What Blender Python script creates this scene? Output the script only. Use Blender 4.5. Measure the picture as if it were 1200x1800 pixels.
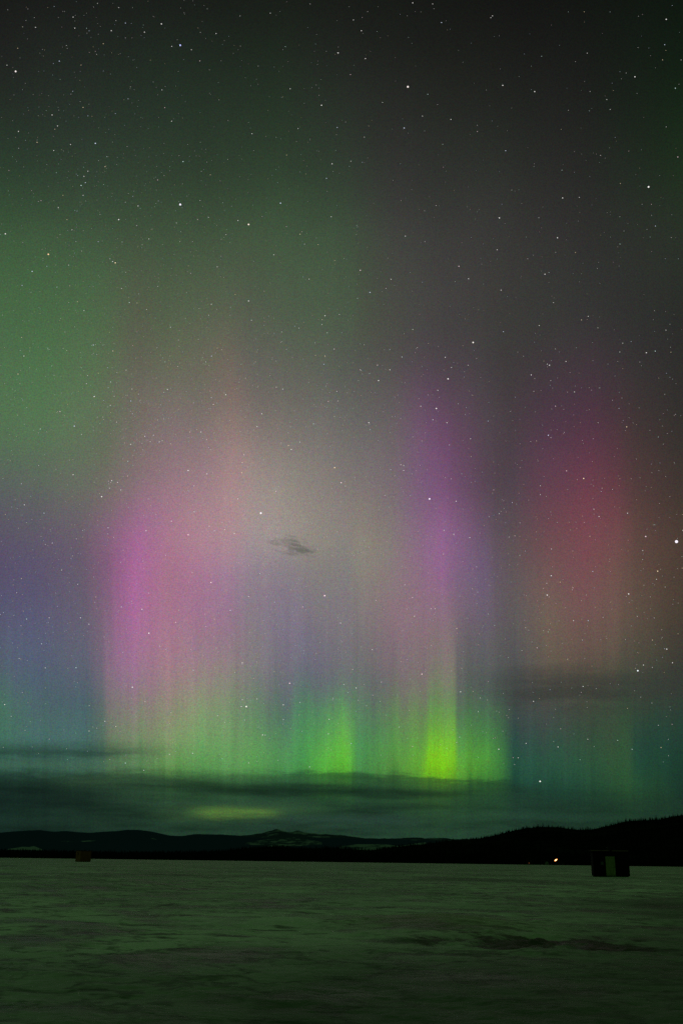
import bpy, bmesh, math, random
import numpy as np
from mathutils import Vector, Matrix, noise as mn

random.seed(7)
rng = np.random.default_rng(11)
for o in list(bpy.data.objects):
    bpy.data.objects.remove(o)
scene = bpy.context.scene
COL = scene.collection

# ------------------------------------------------------------------ camera
FPX = 1750.0                      # focal length in photo pixels (35 mm lens, upright frame)
CAM_H = 1.15
PITCH = math.atan(614 / FPX)
ROLL = math.radians(0.764)
F = Vector((0, math.cos(PITCH), math.sin(PITCH)))
R0 = Vector((1, 0, 0))
U0 = R0.cross(F)
R = R0 * math.cos(ROLL) + U0 * math.sin(ROLL)
U = U0 * math.cos(ROLL) - R0 * math.sin(ROLL)
cam = bpy.data.cameras.new('camera')
cam.sensor_fit = 'VERTICAL'
cam.sensor_height = 36
cam.sensor_width = 24
cam.lens = 35
cam.clip_start = 0.1
cam.clip_end = 200000
co = bpy.data.objects.new('camera', cam)
COL.objects.link(co)
m = Matrix((R, U, -F)).transposed().to_4x4()
m.translation = Vector((0, 0, CAM_H))
co.matrix_world = m
scene.camera = co

def pdir(x, y):
    """direction seen at a photo pixel"""
    return (F + R * ((x - 600) / FPX) + U * ((900 - y) / FPX)).normalized()
KF = FPX / 1200.0
def lonlat(x, y):
    u, v = (x - 600) / FPX, (900 - y) / FPX
    return math.atan(u), math.asin(v / math.sqrt(1 + u * u + v * v))
def azel(x, y):
    d = pdir(x, y)
    return math.atan2(d.x, d.y), math.asin(d.z)
def at(x, y, dist):
    """point at horizontal distance dist on the ray through a pixel"""
    d = pdir(x, y)
    k = dist / math.hypot(d.x, d.y)
    return Vector((d.x * k, d.y * k, CAM_H + d.z * k))
def ground_at(x, y):
    d = pdir(x, y)
    k = -CAM_H / d.z
    return Vector((d.x * k, d.y * k, 0))

# ------------------------------------------------------------------ render settings
scene.view_settings.view_transform = 'Standard'
scene.view_settings.look = 'None'
scene.view_settings.exposure = 0
scene.view_settings.gamma = 1
scene.render.engine = 'CYCLES'
scene.cycles.use_denoising = False
scene.cycles.max_bounces = 4
scene.cycles.transparent_max_bounces = 4
scene.cycles.volume_bounces = 0

def lin(c):
    return tuple((v / 255 / 12.92) if v / 255 <= 0.04045 else ((v / 255 + 0.055) / 1.055) ** 2.4 for v in c)

# ------------------------------------------------------------------ node helper
class G:
    def __init__(self, nt):
        self.nt = nt
    def new(self, t, **k):
        n = self.nt.nodes.new(t)
        for a, b in k.items():
            setattr(n, a, b)
        return n
    def put(self, sock, v):
        if isinstance(v, bpy.types.NodeSocket):
            self.nt.links.new(v, sock)
        elif isinstance(v, (tuple, list)) and len(v) == 3 and sock.type == 'RGBA':
            sock.default_value = (*v, 1)
        else:
            sock.default_value = v
    def m(self, op, a, b=None, c=None, clamp=False):
        n = self.new('ShaderNodeMath', operation=op, use_clamp=clamp)
        self.put(n.inputs[0], a)
        if b is not None: self.put(n.inputs[1], b)
        if c is not None: self.put(n.inputs[2], c)
        return n.outputs[0]
    def add(self, a, b): return self.m('ADD', a, b)
    def mul(self, a, b): return self.m('MULTIPLY', a, b)
    def sub(self, a, b): return self.m('SUBTRACT', a, b)
    def dot(self, v, c):
        n = self.new('ShaderNodeVectorMath', operation='DOT_PRODUCT')
        self.put(n.inputs[0], v); n.inputs[1].default_value = tuple(c)
        return n.outputs['Value']
    def vec(self, x, y, z=0.0):
        n = self.new('ShaderNodeCombineXYZ')
        self.put(n.inputs[0], x); self.put(n.inputs[1], y); self.put(n.inputs[2], z)
        return n.outputs[0]
    def noise(self, v, scale=1.0, detail=2.0, rough=0.5, color=False, dist=0.0):
        n = self.new('ShaderNodeTexNoise')
        self.put(n.inputs['Vector'], v)
        n.inputs['Scale'].default_value = scale; n.inputs['Detail'].default_value = detail
        n.inputs['Roughness'].default_value = rough; n.inputs['Distortion'].default_value = dist
        return n.outputs['Color' if color else 'Fac']
    def step(self, v, a, b, lo=0.0, hi=1.0, kind='SMOOTHSTEP'):
        n = self.new('ShaderNodeMapRange', interpolation_type=kind)
        self.put(n.inputs[0], v); self.put(n.inputs[1], a); self.put(n.inputs[2], b)
        self.put(n.inputs[3], lo); self.put(n.inputs[4], hi)
        return n.outputs[0]
    def mix(self, f, a, b, mode='MIX'):
        n = self.new('ShaderNodeMix', data_type='RGBA', blend_type=mode)
        self.put(n.inputs[0], f); self.put(n.inputs[6], a); self.put(n.inputs[7], b)
        return n.outputs[2]
    def scale(self, col, f):
        n = self.new('ShaderNodeVectorMath', operation='SCALE')
        self.put(n.inputs[0], col); self.put(n.inputs[3], f)
        return n.outputs[0]
    def gauss(self, v, c, s):
        d = self.m('DIVIDE', self.sub(v, c), s)
        return self.m('EXPONENT', self.mul(self.mul(d, d), -1.0))
    def ramp(self, fac, stops, interp='B_SPLINE'):
        n = self.new('ShaderNodeValToRGB')
        cr = n.color_ramp; cr.interpolation = interp
        stops = sorted(stops)
        cr.elements[0].position = stops[0][0]; cr.elements[0].color = (*stops[0][1], 1)
        cr.elements[1].position = stops[-1][0]; cr.elements[1].color = (*stops[-1][1], 1)
        for p, c in stops[1:-1]:
            e = cr.elements.new(p); e.color = (*c, 1)
        self.put(n.inputs[0], fac)
        return n.outputs[0]

# ------------------------------------------------------------------ sky: aurora over airglow, low cloud
# colours of the glow by height (photo row) and bearing
def T(row, s, gain=1.0):
    r = []
    for x, c in row:
        L = 0.2126 * c[0] + 0.7152 * c[1] + 0.0722 * c[2]
        r.append((x, tuple(min(255, (L + (v - L) * s) * gain) for v in c)))
    return r
ROWS = {
 -350: [(0,(16,17,16)),(600,(15,17,14)),(1200,(11,14,10))],
 0:   [(0,(25,26,24)),(200,(26,27,25)),(600,(24,27,23)),(900,(19,19,18)),(1200,(15,23,16))],
 150: [(0,(34,36,34)),(130,(35,41,36)),(300,(36,48,38)),(500,(35,46,35)),(620,(38,41,37)),(800,(34,36,32)),(1000,(29,30,28)),(1100,(24,30,24)),(1200,(21,34,22))],
 300: [(0,(44,62,47)),(130,(46,58,48)),(300,(48,62,48)),(500,(47,63,47)),(600,(48,59,48)),(685,(51,52,49)),(850,(43,47,42)),(1000,(40,40,38)),(1100,(35,43,35)),(1200,(31,47,30))],
 420: [(0,(62,88,60)),(130,(64,86,62)),(300,(63,82,60)),(500,(65,86,62)),(600,(64,82,62)),(685,(66,67,63)),(850,(60,59,57)),(1000,(49,48,47)),(1200,(43,50,41))],
 560: [(0,(73,105,70)),(120,(76,107,72)),(180,(81,106,75)),(240,(90,96,77)),(300,(86,99,77)),(400,(91,100,81)),(450,(87,93,79)),(520,(80,95,75)),(600,(77,94,72)),(640,(75,81,68)),(700,(73,75,69)),(800,(68,66,65)),(880,(62,61,58)),(950,(56,58,54)),(1050,(49,50,48)),(1200,(42,43,41))],
 655: [(0,(82,114,80)),(60,(80,114,77)),(120,(84,116,80)),(180,(95,108,83)),(240,(99,99,87)),(300,(102,105,86)),(350,(105,104,90)),(410,(112,101,92)),(450,(100,99,93)),(540,(97,99,90)),(600,(88,90,85)),(650,(83,82,78)),(700,(81,77,77)),(750,(81,70,78)),(850,(71,66,69)),(900,(63,60,60)),(1000,(66,54,61)),(1060,(59,54,56)),(1200,(48,47,45))],
 760: [(0,(84,114,80)),(60,(88,116,84)),(120,(92,116,90)),(160,(96,112,87)),(200,(107,110,96)),(240,(117,109,101)),(300,(127,114,114)),(350,(126,115,111)),(410,(141,122,116)),(450,(127,117,112)),(500,(122,116,110)),(560,(120,115,111)),(600,(113,111,106)),(650,(111,108,106)),(700,(110,98,103)),(740,(117,85,114)),(770,(114,78,110)),(800,(100,73,94)),(850,(84,71,80)),(900,(75,63,69)),(950,(80,58,74)),(1000,(82,54,72)),(1050,(81,54,68)),(1100,(70,55,58)),(1150,(60,55,51)),(1200,(53,50,46))],
 855: [(0,(92,97,95)),(60,(95,101,94)),(120,(102,111,97)),(180,(110,110,98)),(240,(138,116,120)),(290,(154,122,132)),(340,(157,126,136)),(412,(165,136,138)),(445,(154,140,135)),(500,(144,136,129)),(560,(136,128,123)),(600,(129,120,118)),(650,(124,113,115)),(700,(119,104,113)),(740,(124,92,125)),(780,(118,82,116)),(820,(98,72,93)),(870,(80,66,74)),(900,(80,66,77)),(950,(96,66,81)),(1000,(108,63,79)),(1050,(104,60,72)),(1100,(86,60,63)),(1150,(70,58,53)),(1200,(64,54,50))],
 935: [(0,(93,86,104)),(130,(98,92,104)),(190,(130,98,122)),(240,(163,103,148)),(300,(170,122,143)),(350,(173,133,144)),(412,(175,142,145)),(445,(162,147,145)),(500,(158,149,140)),(560,(149,142,132)),(600,(141,134,129)),(640,(141,134,121)),(700,(133,124,122)),(740,(140,107,134)),(780,(148,102,144)),(820,(122,92,122)),(870,(96,82,92)),(900,(93,80,84)),(960,(106,74,80)),(1020,(122,73,82)),(1080,(114,72,77)),(1120,(94,70,66)),(1160,(84,68,60)),(1200,(76,62,54))],
 1005:[(0,(88,79,107)),(50,(90,81,110)),(100,(94,87,109)),(150,(100,90,107)),(178,(116,90,114)),(194,(126,92,121)),(216,(146,96,134)),(240,(168,102,153)),(270,(167,106,143)),(290,(163,112,134)),(340,(165,114,144)),(380,(161,120,149)),(420,(159,130,151)),(450,(140,125,140)),(500,(136,126,134)),(560,(133,129,124)),(600,(126,124,125)),(640,(137,132,120)),(700,(135,121,122)),(740,(142,111,132)),(775,(150,103,145)),(800,(130,98,131)),(850,(110,92,119)),(890,(93,81,86)),(905,(99,88,89)),(950,(110,86,84)),(1000,(119,77,86)),(1050,(118,78,79)),(1090,(104,79,73)),(1150,(83,68,59)),(1200,(76,62,53))],
 1090: [(0,(88,90,114)),(50,(91,91,119)),(100,(92,94,118)),(150,(102,96,114)),(170,(112,99,115)),(180,(119,101,119)),(194,(129,103,126)),(215,(152,105,142)),(240,(170,107,155)),(290,(164,117,140)),(340,(159,113,141)),(400,(158,117,148)),(430,(145,123,140)),(450,(133,124,131)),(500,(129,118,138)),(560,(125,117,127)),(600,(127,118,126)),(640,(125,116,118)),(690,(139,112,124)),(740,(142,115,126)),(790,(134,112,122)),(812,(114,103,110)),(850,(107,96,110)),(890,(96,90,88)),(905,(97,91,92)),(950,(110,97,84)),(1000,(114,91,86)),(1030,(116,84,84)),(1080,(106,86,78)),(1120,(92,79,68)),(1200,(72,63,53))],
 1165:[(0,(86,97,113)),(60,(84,96,116)),(120,(86,97,117)),(160,(96,99,113)),(165,(100,99,114)),(180,(113,102,120)),(194,(135,108,131)),(230,(159,114,150)),(270,(157,122,138)),(300,(163,124,138)),(350,(152,126,135)),(400,(146,129,131)),(430,(134,127,128)),(480,(118,116,122)),(540,(108,107,125)),(590,(108,108,114)),(640,(109,108,108)),(690,(122,108,116)),(740,(126,114,114)),(796,(126,116,112)),(805,(98,98,98)),(850,(90,93,92)),(900,(84,85,86)),(950,(99,90,77)),(1000,(101,86,79)),(1050,(99,88,72)),(1100,(80,78,67)),(1150,(64,68,56)),(1200,(60,60,53))],
 1205:[(0,(78,106,104)),(40,(80,101,112)),(100,(79,98,112)),(150,(84,97,110)),(180,(102,103,114)),(194,(130,113,126)),(240,(150,118,140)),(300,(152,131,130)),(350,(144,134,125)),(412,(133,135,119)),(445,(118,125,117)),(500,(102,110,115)),(560,(98,110,112)),(612,(102,113,108)),(660,(103,107,107)),(700,(119,110,109)),(735,(120,116,108)),(757,(119,122,104)),(796,(119,124,102)),(807,(92,99,93)),(850,(86,93,91)),(880,(78,87,82)),(900,(76,81,80)),(960,(84,82,74)),(1040,(83,80,68)),(1100,(66,74,61)),(1200,(54,61,52))],
 1245:[(0,(72,114,92)),(20,(75,109,98)),(60,(78,103,104)),(100,(72,104,104)),(150,(74,98,104)),(181,(90,106,100)),(192,(120,114,116)),(240,(136,125,122)),(290,(142,135,118)),(340,(137,147,114)),(400,(122,144,110)),(440,(106,136,106)),(465,(90,114,102)),(500,(84,112,102)),(540,(80,130,96)),(580,(87,138,94)),(612,(90,134,92)),(628,(90,122,94)),(650,(92,110,98)),(700,(108,120,96)),(742,(108,136,88)),(757,(100,138,86)),(794,(100,138,84)),(804,(80,112,80)),(850,(75,102,82)),(880,(68,90,74)),(898,(66,76,73)),(950,(72,76,75)),(1000,(73,74,66)),(1040,(66,76,62)),(1100,(51,74,56)),(1200,(43,63,52))],
 1300:[(0,(68,112,96)),(60,(74,111,106)),(150,(75,111,106)),(181,(86,116,98)),(192,(110,126,100)),(240,(118,138,102)),(300,(130,156,108)),(350,(112,158,98)),(420,(108,152,95)),(450,(96,146,88)),(500,(88,144,94)),(540,(78,146,88)),(560,(86,158,80)),(612,(102,174,72)),(628,(78,142,88)),(660,(80,140,84)),(700,(93,150,80)),(742,(96,154,68)),(755,(108,176,54)),(797,(114,182,52)),(805,(84,146,70)),(850,(68,128,66)),(880,(66,114,69)),(897,(45,74,71)),(960,(51,77,67)),(1040,(54,76,60)),(1075,(55,79,57)),(1100,(52,80,55)),(1120,(37,68,57)),(1200,(33,62,52))],
 1345:[(0,(56,96,78)),(120,(58,98,80)),(180,(70,110,84)),(192,(84,124,84)),(240,(92,136,88)),(300,(92,150,74)),(350,(88,148,80)),(412,(94,158,86)),(450,(90,156,80)),(500,(76,146,78)),(540,(74,154,78)),(560,(86,174,62)),(605,(96,190,46)),(628,(74,144,74)),(690,(90,150,68)),(742,(104,174,46)),(757,(132,210,20)),(790,(136,216,16)),(800,(110,178,38)),(812,(86,158,56)),(850,(84,158,58)),(880,(68,134,62)),(897,(38,82,63)),(950,(43,84,65)),(1000,(44,85,62)),(1050,(47,86,58)),(1095,(49,85,53)),(1120,(34,73,54)),(1200,(28,58,45))],
 1390:[(0,(40,70,58)),(190,(60,90,62)),(350,(64,108,58)),(500,(52,96,58)),(600,(64,122,48)),(628,(50,98,54)),(742,(64,116,46)),(775,(66,118,44)),(805,(50,98,46)),(884,(46,98,48)),(897,(28,66,54)),(1040,(32,68,52)),(1100,(42,80,48)),(1200,(27,54,43))],
 1470: [(0,(24,46,38)),(300,(30,54,42)),(500,(36,64,48)),(800,(34,62,46)),(1200,(24,46,34))],
 1560: [(0,(18,38,30)),(600,(24,44,34)),(1200,(18,34,26))],
}
COLX = [0, 60, 150, 180, 194, 216, 245, 300, 350, 408, 445, 500, 532, 562, 608, 632, 660, 690, 735, 757, 777, 796, 807, 850, 874, 902, 960, 1020, 1075, 1100, 1120, 1200]

def row_col(y, x):
    r = ROWS[y]
    xs = [p[0] for p in r]
    return lin([float(np.interp(x, xs, [p[1][k] for p in r])) for k in range(3)])

world = bpy.data.worlds.new('World')
scene.world = world
world.use_nodes = True
wt = world.node_tree
wt.nodes.clear()
g = G(wt)
tc = g.new('ShaderNodeTexCoord')
D = tc.outputs['Generated']
sep = g.new('ShaderNodeSeparateXYZ')
wt.links.new(D, sep.inputs[0])
dx, dy, dz = sep.outputs
# frame of the magnetic field: rays run along U, which leans back over the camera like the magnetic zenith
fx, fy, fz = g.dot(D, R), g.dot(D, F), g.dot(D, U)
lon = g.m('ARCTAN2', fx, fy)
lat = g.m('ARCSINE', fz)
az = g.m('ARCTAN2', dx, dy)
el = g.m('ARCSINE', dz)
wn = g.noise(g.vec(g.mul(lon, 7.0), g.mul(lat, 3.5), 3.0), 1.0, 1.0)
wn2 = g.noise(g.vec(g.mul(lon, 6.0), g.mul(lat, 6.0), 9.0), 1.0, 2.0)
lonw = g.add(lon, g.mul(g.mul(g.sub(wn, 0.5), g.step(lat, -0.24, 0.05)), 0.05))
latw = g.add(lat, g.mul(g.sub(wn2, 0.5), g.step(lat, -0.24, 0.0, 0.01, 0.035)))
fine = g.noise(g.vec(g.mul(lon, 100.0), g.mul(lat, 2.0), 1.0), 1.0, 2.0, 0.6)
latr = g.add(latw, g.mul(g.sub(fine, 0.5), g.step(lat, -0.02, -0.18, 0.004, 0.036)))         # each ray stands a little higher or lower
fac = g.m('MULTIPLY_ADD', latr, 1 / 1.6, 0.5)
acc = None
for i, cx in enumerate(COLX):
    stops = []
    for y in ROWS:
        lo, la = lonlat(cx, y)
        stops.append((la / 1.6 + 0.5, row_col(y, cx)))
    c = g.ramp(fac, stops)
    if acc is None:
        acc = c
    else:
        a = lonlat(COLX[i - 1], 0)[0]; b = lonlat(cx, 0)[0]
        kind = 'SMOOTHSTEP' if (cx - COLX[i-1]) < 26 else 'LINEAR'
        acc = g.mix(g.step(lonw, a, b, kind=kind), acc, c)
# ray striation
st = g.noise(g.vec(g.mul(lon, 150.0), g.mul(lat, 3.0), 0.0), 1.0, 3.0, 0.65)
amp = g.step(lat, -0.01, -0.22, 0.04, 0.30)
acc = g.scale(acc, g.add(1.0, g.mul(g.sub(st, 0.5), amp)))
st2 = g.noise(g.vec(g.mul(lonw, 46.0), g.mul(lat, 3.0), 5.0), 1.0, 2.0, 0.6)
acc = g.scale(acc, g.add(1.0, g.mul(g.sub(st2, 0.5), g.step(lat, 0.0, -0.22, 0.06, 0.34))))
mot = g.noise(D, 10.0, 3.0, 0.55)
acc = g.scale(acc, g.add(1.0, g.mul(g.sub(mot, 0.5), 0.16)))
# cloud bank low over the mountains
EX = [(-120,1335),(0,1346),(120,1352),(190,1352),(300,1352),(400,1356),(500,1356),(560,1352),(620,1354),(690,1358),(745,1364),(790,1368),(884,1370),(900,1372),(960,1385),(1040,1388),(1120,1394),(1200,1396),(1350,1400)]
est = []
for x, y in EX:
    a, e = azel(x, y)
    v = e * 4.0
    est.append(((a + 0.8) / 1.6, (v, v, v)))
edge = g.mul(g.ramp(g.m('MULTIPLY_ADD', az, 1 / 1.6, 0.5), est, 'LINEAR'), 0.25)
cn = g.noise(g.vec(g.mul(az, 13.0), g.mul(el, 88.0), 4.0), 1.0, 4.0, 0.6)
cn2 = g.noise(g.vec(g.mul(az, 6.0), g.mul(el, 66.0), 7.7), 1.0, 3.0, 0.5)
cn3 = g.noise(g.vec(g.mul(az, 40.0), g.mul(el, 230.0), 2.2), 1.0, 4.0, 0.6)
ed = g.sub(g.add(edge, g.add(g.mul(g.sub(cn, 0.5), 0.014), g.mul(g.sub(cn3, 0.5), 0.016))), el)
soft = g.step(az, azel(400, 1360)[0], azel(560, 1360)[0], 0.0095, 0.0045)
softr = g.step(az, azel(880, 1370)[0], azel(960, 1370)[0], 0.0, 0.011)
soft = g.add(soft, softr)
bank = g.step(ed, g.mul(soft, -0.5), soft)
cloudcol = g.mix(g.step(el, azel(600, 1385)[1], azel(600, 1450)[1]), lin((29, 53, 40)), lin((33, 58, 44)))
cloudcol = g.mix(g.mul(g.step(az, azel(330, 1400)[0], azel(80, 1400)[0]), 0.8), cloudcol, lin((15, 31, 27)))
cloudcol = g.mix(g.mul(g.step(az, azel(850, 1400)[0], azel(1100, 1400)[0]), 0.5), cloudcol, lin((22, 45, 32)))
cloudcol = g.scale(cloudcol, g.add(1.0, g.add(g.mul(g.sub(cn2, 0.5), 1.5), g.add(g.mul(g.sub(cn, 0.5), 0.9), g.mul(g.sub(cn3, 0.5), 0.7)))))
op = g.mul(bank, g.step(cn2, 0.30, 0.62, 0.95, 0.72))
op = g.mul(op, g.step(g.sub(edge, el), 0.0, 0.022, 0.80, 1.0))
sky = g.mix(op, acc, cloudcol)
# thin streaks on the left
def streak(col, x0, x1, y, h, k, tone, seed, slope=0.0):
    a0, e0 = azel(x0, y); a1, e1 = azel(x1, y)
    _, eh = azel((x0 + x1) / 2, y - h)
    s = abs(eh - azel((x0 + x1) / 2, y)[1])
    wob = g.noise(g.vec(g.mul(az, 12.0), g.mul(el, 100.0), seed), 1.0, 4.0, 0.6)
    cen = g.step(az, a0, a1, e0, e1, 'LINEAR')
    prof = g.gauss(g.add(el, g.mul(g.sub(wob, 0.5), s * 2.6)), cen, s)
    wd = (a1 - a0)
    along = g.mul(g.step(az, a0 - wd * 0.15, a0 + wd * 0.25), g.step(az, a1 + wd * 0.1, a1 - wd * 0.3))
    return g.mix(g.mul(g.mul(prof, along), g.step(wob, 0.25, 0.6, k * 0.6, k)), col, tone)
sky = streak(sky, -220, 300, 1321, 13, 0.75, lin((36, 62, 53)), 11.0)
sky = streak(sky, -200, 260, 1343, 7, 0.45, lin((66, 98, 80)), 15.0)
sky = streak(sky, 100, 330, 1374, 9, 0.55, lin((54, 84, 58)), 19.0)
sky = streak(sky, -200, 240, 1405, 20, 0.6, lin((14, 28, 25)), 21.0)
sky = streak(sky, 225, 560, 1412, 6, 0.5, lin((44, 72, 54)), 24.0)
sky = streak(sky, 270, 570, 1426, 12, 0.7, lin((54, 84, 54)), 27.0)
sky = streak(sky, 340, 495, 1429, 9, 0.95, lin((86, 122, 56)), 28.5)
sky = streak(sky, 440, 760, 1443, 12, 0.55, lin((46, 72, 62)), 29.0)
sky = streak(sky, 860, 1330, 1206, 34, 0.7, lin((54, 57, 53)), 31.0)
# fine film-like grain put into the sky colour
gr = g.noise(D, 900.0, 1.0, 0.7, color=True)
gv = g.new('ShaderNodeVectorMath', operation='MULTIPLY_ADD')
wt.links.new(gr, gv.inputs[0]); gv.inputs[1].default_value = (1.2, 1.2, 1.2); gv.inputs[2].default_value = (0.4, 0.4, 0.4)
gm = g.new('ShaderNodeVectorMath', operation='MULTIPLY')
wt.links.new(sky, gm.inputs[0]); wt.links.new(gv.outputs[0], gm.inputs[1])
sky = gm.outputs[0]
# the rest of the sky: broad dim green glow overhead and behind
REST = (0.021, 0.063, 0.016)
out_m = g.m('MAXIMUM', g.step(g.m('ABSOLUTE', lon), 0.50, 0.95), g.step(lat, 0.66, 1.05))
rest = g.scale(g.vec(*REST), g.step(el, 0.0, 1.2, 0.45, 1.6))
sky = g.mix(out_m, sky, rest)
bg = g.new('ShaderNodeBackground')
wt.links.new(sky, bg.inputs[0])
bg.inputs[1].default_value = 1.0
wo = g.new('ShaderNodeOutputWorld')
wt.links.new(bg.outputs[0], wo.inputs[0])
world.cycles.sampling_method = 'MANUAL'
world.cycles.sample_map_resolution = 512

# ------------------------------------------------------------------ object helpers
def props(o, label=None, cat=None, group=None, kind=None):
    if label: o['label'] = label
    if cat: o['category'] = cat
    if group: o['group'] = group
    if kind: o['kind'] = kind
    return o
def link_mesh(name, verts, faces, mat, parent=None, smooth=False):
    me = bpy.data.meshes.new(name)
    me.from_pydata([tuple(v) for v in verts], [], faces)
    me.validate()
    if mat: me.materials.append(mat)
    if smooth:
        me.polygons.foreach_set('use_smooth', [True] * len(me.polygons))
    me.update()
    o = bpy.data.objects.new(name, me)
    COL.objects.link(o)
    if parent: o.parent = parent
    return o
def empty(name, loc, rz=0):
    o = bpy.data.objects.new(name, None)
    COL.objects.link(o)
    o.location = loc; o.rotation_euler = (0, 0, rz)
    return o
class MB:
    """gathers simple solids into one mesh"""
    def __init__(self): self.v = []; self.f = []
    def box(self, x0, x1, y0, y1, z0, z1, M=None):
        b = len(self.v)
        for z in (z0, z1):
            for x, y in ((x0, y0), (x1, y0), (x1, y1), (x0, y1)):
                p = Vector((x, y, z))
                self.v.append(M @ p if M else p)
        for q in ((3,2,1,0), (4,5,6,7), (0,1,5,4), (1,2,6,5), (2,3,7,6), (3,0,4,7)):
            self.f.append([b + i for i in q])
        return self
    def prism(self, pts, y0, y1):
        b = len(self.v); n = len(pts)
        for y in (y0, y1):
            for x, z in pts: self.v.append(Vector((x, y, z)))
        self.f.append([b + i for i in range(n)])
        self.f.append([b + n + i for i in reversed(range(n))])
        for i in range(n):
            j = (i + 1) % n
            self.f.append([b + j, b + i, b + n + i, b + n + j])
        return self
    def tube(self, p, q, r0, r1=None, n=10):
        r1 = r0 if r1 is None else r1
        p, q = Vector(p), Vector(q); d = (q - p).normalized()
        a = d.orthogonal().normalized(); c = d.cross(a)
        b = len(self.v)
        for k, (o, r) in enumerate(((p, r0), (q, r1))):
            for i in range(n):
                t = 2 * math.pi * i / n
                self.v.append(o + a * (r * math.cos(t)) + c * (r * math.sin(t)))
        for i in range(n):
            j = (i + 1) % n
            self.f.append([b + i, b + j, b + n + j, b + n + i])
        self.f.append([b + i for i in reversed(range(n))])
        self.f.append([b + n + i for i in range(n)])
        return self
    def build(self, name, mat, parent=None, bevel=0.0):
        o = link_mesh(name, self.v, self.f, mat, parent)
        if bevel:
            md = o.modifiers.new('bevel', 'BEVEL'); md.width = bevel; md.segments = 2
        return o
def mat(name, col, rough=0.8, var=0.25, scale=3.0, spec=0.3, stretch=(1, 1, 1)):
    mt = bpy.data.materials.new(name); mt.use_nodes = True
    nt = mt.node_tree; h = G(nt)
    bs = nt.nodes['Principled BSDF']
    t = h.new('ShaderNodeTexCoord'); mp = h.new('ShaderNodeMapping')
    nt.links.new(t.outputs['Object'], mp.inputs[0]); mp.inputs['Scale'].default_value = stretch
    n = h.noise(mp.outputs[0], scale, 4.0, 0.6)
    c = h.mix(h.step(n, 0.3, 0.7), tuple(v * (1 - var) for v in col), tuple(min(1, v * (1 + var)) for v in col))
    nt.links.new(c, bs.inputs['Base Color'])
    bs.inputs['Roughness'].default_value = rough
    bs.inputs['Specular IOR Level'].default_value = spec
    bu = h.new('ShaderNodeBump'); bu.inputs['Strength'].default_value = 0.3; bu.inputs['Distance'].default_value = 0.02
    nt.links.new(n, bu.inputs['Height']); nt.links.new(bu.outputs[0], bs.inputs['Normal'])
    return mt
def glow(name, col, strength):
    mt = bpy.data.materials.new(name); mt.use_nodes = True
    nt = mt.node_tree; nt.nodes.clear(); h = G(nt)
    e = h.new('ShaderNodeEmission'); e.inputs[0].default_value = (*col, 1); e.inputs[1].default_value = strength
    o = h.new('ShaderNodeOutputMaterial'); nt.links.new(e.outputs[0], o.inputs[0])
    mt.cycles.emission_sampling = 'NONE'
    return mt

# ------------------------------------------------------------------ numpy value noise
_perm = rng.random((256, 256))
def vnoise(x, y):
    xi = np.floor(x).astype(int); yi = np.floor(y).astype(int)
    fx_, fy_ = x - xi, y - yi
    sx, sy = fx_ * fx_ * (3 - 2 * fx_), fy_ * fy_ * (3 - 2 * fy_)
    a = _perm[xi % 256, yi % 256]; b = _perm[(xi + 1) % 256, yi % 256]
    c = _perm[xi % 256, (yi + 1) % 256]; d = _perm[(xi + 1) % 256, (yi + 1) % 256]
    return (a * (1 - sx) + b * sx) * (1 - sy) + (c * (1 - sx) + d * sx) * sy
def fbm(x, y, oct=4, gain=0.5):
    s = 0; a = 1; t = 0
    for k in range(oct):
        s = s + a * vnoise(x * 2 ** k + 17.3 * k, y * 2 ** k + 5.1 * k); t += a; a *= gain
    return s / t - 0.5

# ------------------------------------------------------------------ frozen lake: one sheet to beyond the shore
MX, MY = ground_at(945, 1661).xy; NX, NY = ground_at(770, 1626).xy     # broken patch of drift
def ground_z(x, y):
    r = np.hypot(x, y)
    fade = np.clip(1.2 - r / 300, 0.0, 1)
    h = 0.14 * fbm(x / 8 + 40, y / 9 + 40, 3)                       # long swells
    n = fbm(x / 2.2 + 7 + 0.12 * y, y / 2.0 + 3, 5, 0.55)           # wind carved drifts with sharp lee edges
    h += 0.30 * np.clip(0.10 - np.abs(n), 0, 0.1) + 0.10 * n
    n2 = fbm(x / 0.7 + 0.1 * y, y / 0.6, 4, 0.6)
    h += 0.035 * n2 + 0.10 * np.clip(0.07 - np.abs(n2), 0, 0.07)
    # mound and broken crust
    d1 = ((x - NX) / 1.4) ** 2 + ((y - NY) / 2.4) ** 2
    h += 0.17 * np.exp(-d1)
    d2 = ((x - MX) / 1.4) ** 2 + ((y - MY) / 1.9) ** 2
    br = fbm(x / 0.75 + 60, y / 0.9 + 20, 4, 0.6)
    h += np.exp(-d2) * (0.34 * br - 0.05)
    return h * fade
angs = np.concatenate([np.radians(np.linspace(-180, -30, 44, endpoint=False)),
                       np.radians(np.linspace(-30, 30, 720, endpoint=False)),
                       np.radians(np.linspace(30, 180, 44, endpoint=False))])
dep = np.concatenate([np.linspace(75, 12, 30, endpoint=False), np.linspace(12, 1.6, 380, endpoint=False), np.linspace(1.6, 0.2, 140)])
rad = CAM_H / np.tan(np.radians(dep))
rad = np.concatenate([[0.12], rad, np.geomspace(rad[-1] * 1.1, 9000, 40)])
AA, RR = np.meshgrid(angs, rad)
GX, GY = RR * np.sin(AA), RR * np.cos(AA)
GZ = ground_z(GX, GY)
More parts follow.
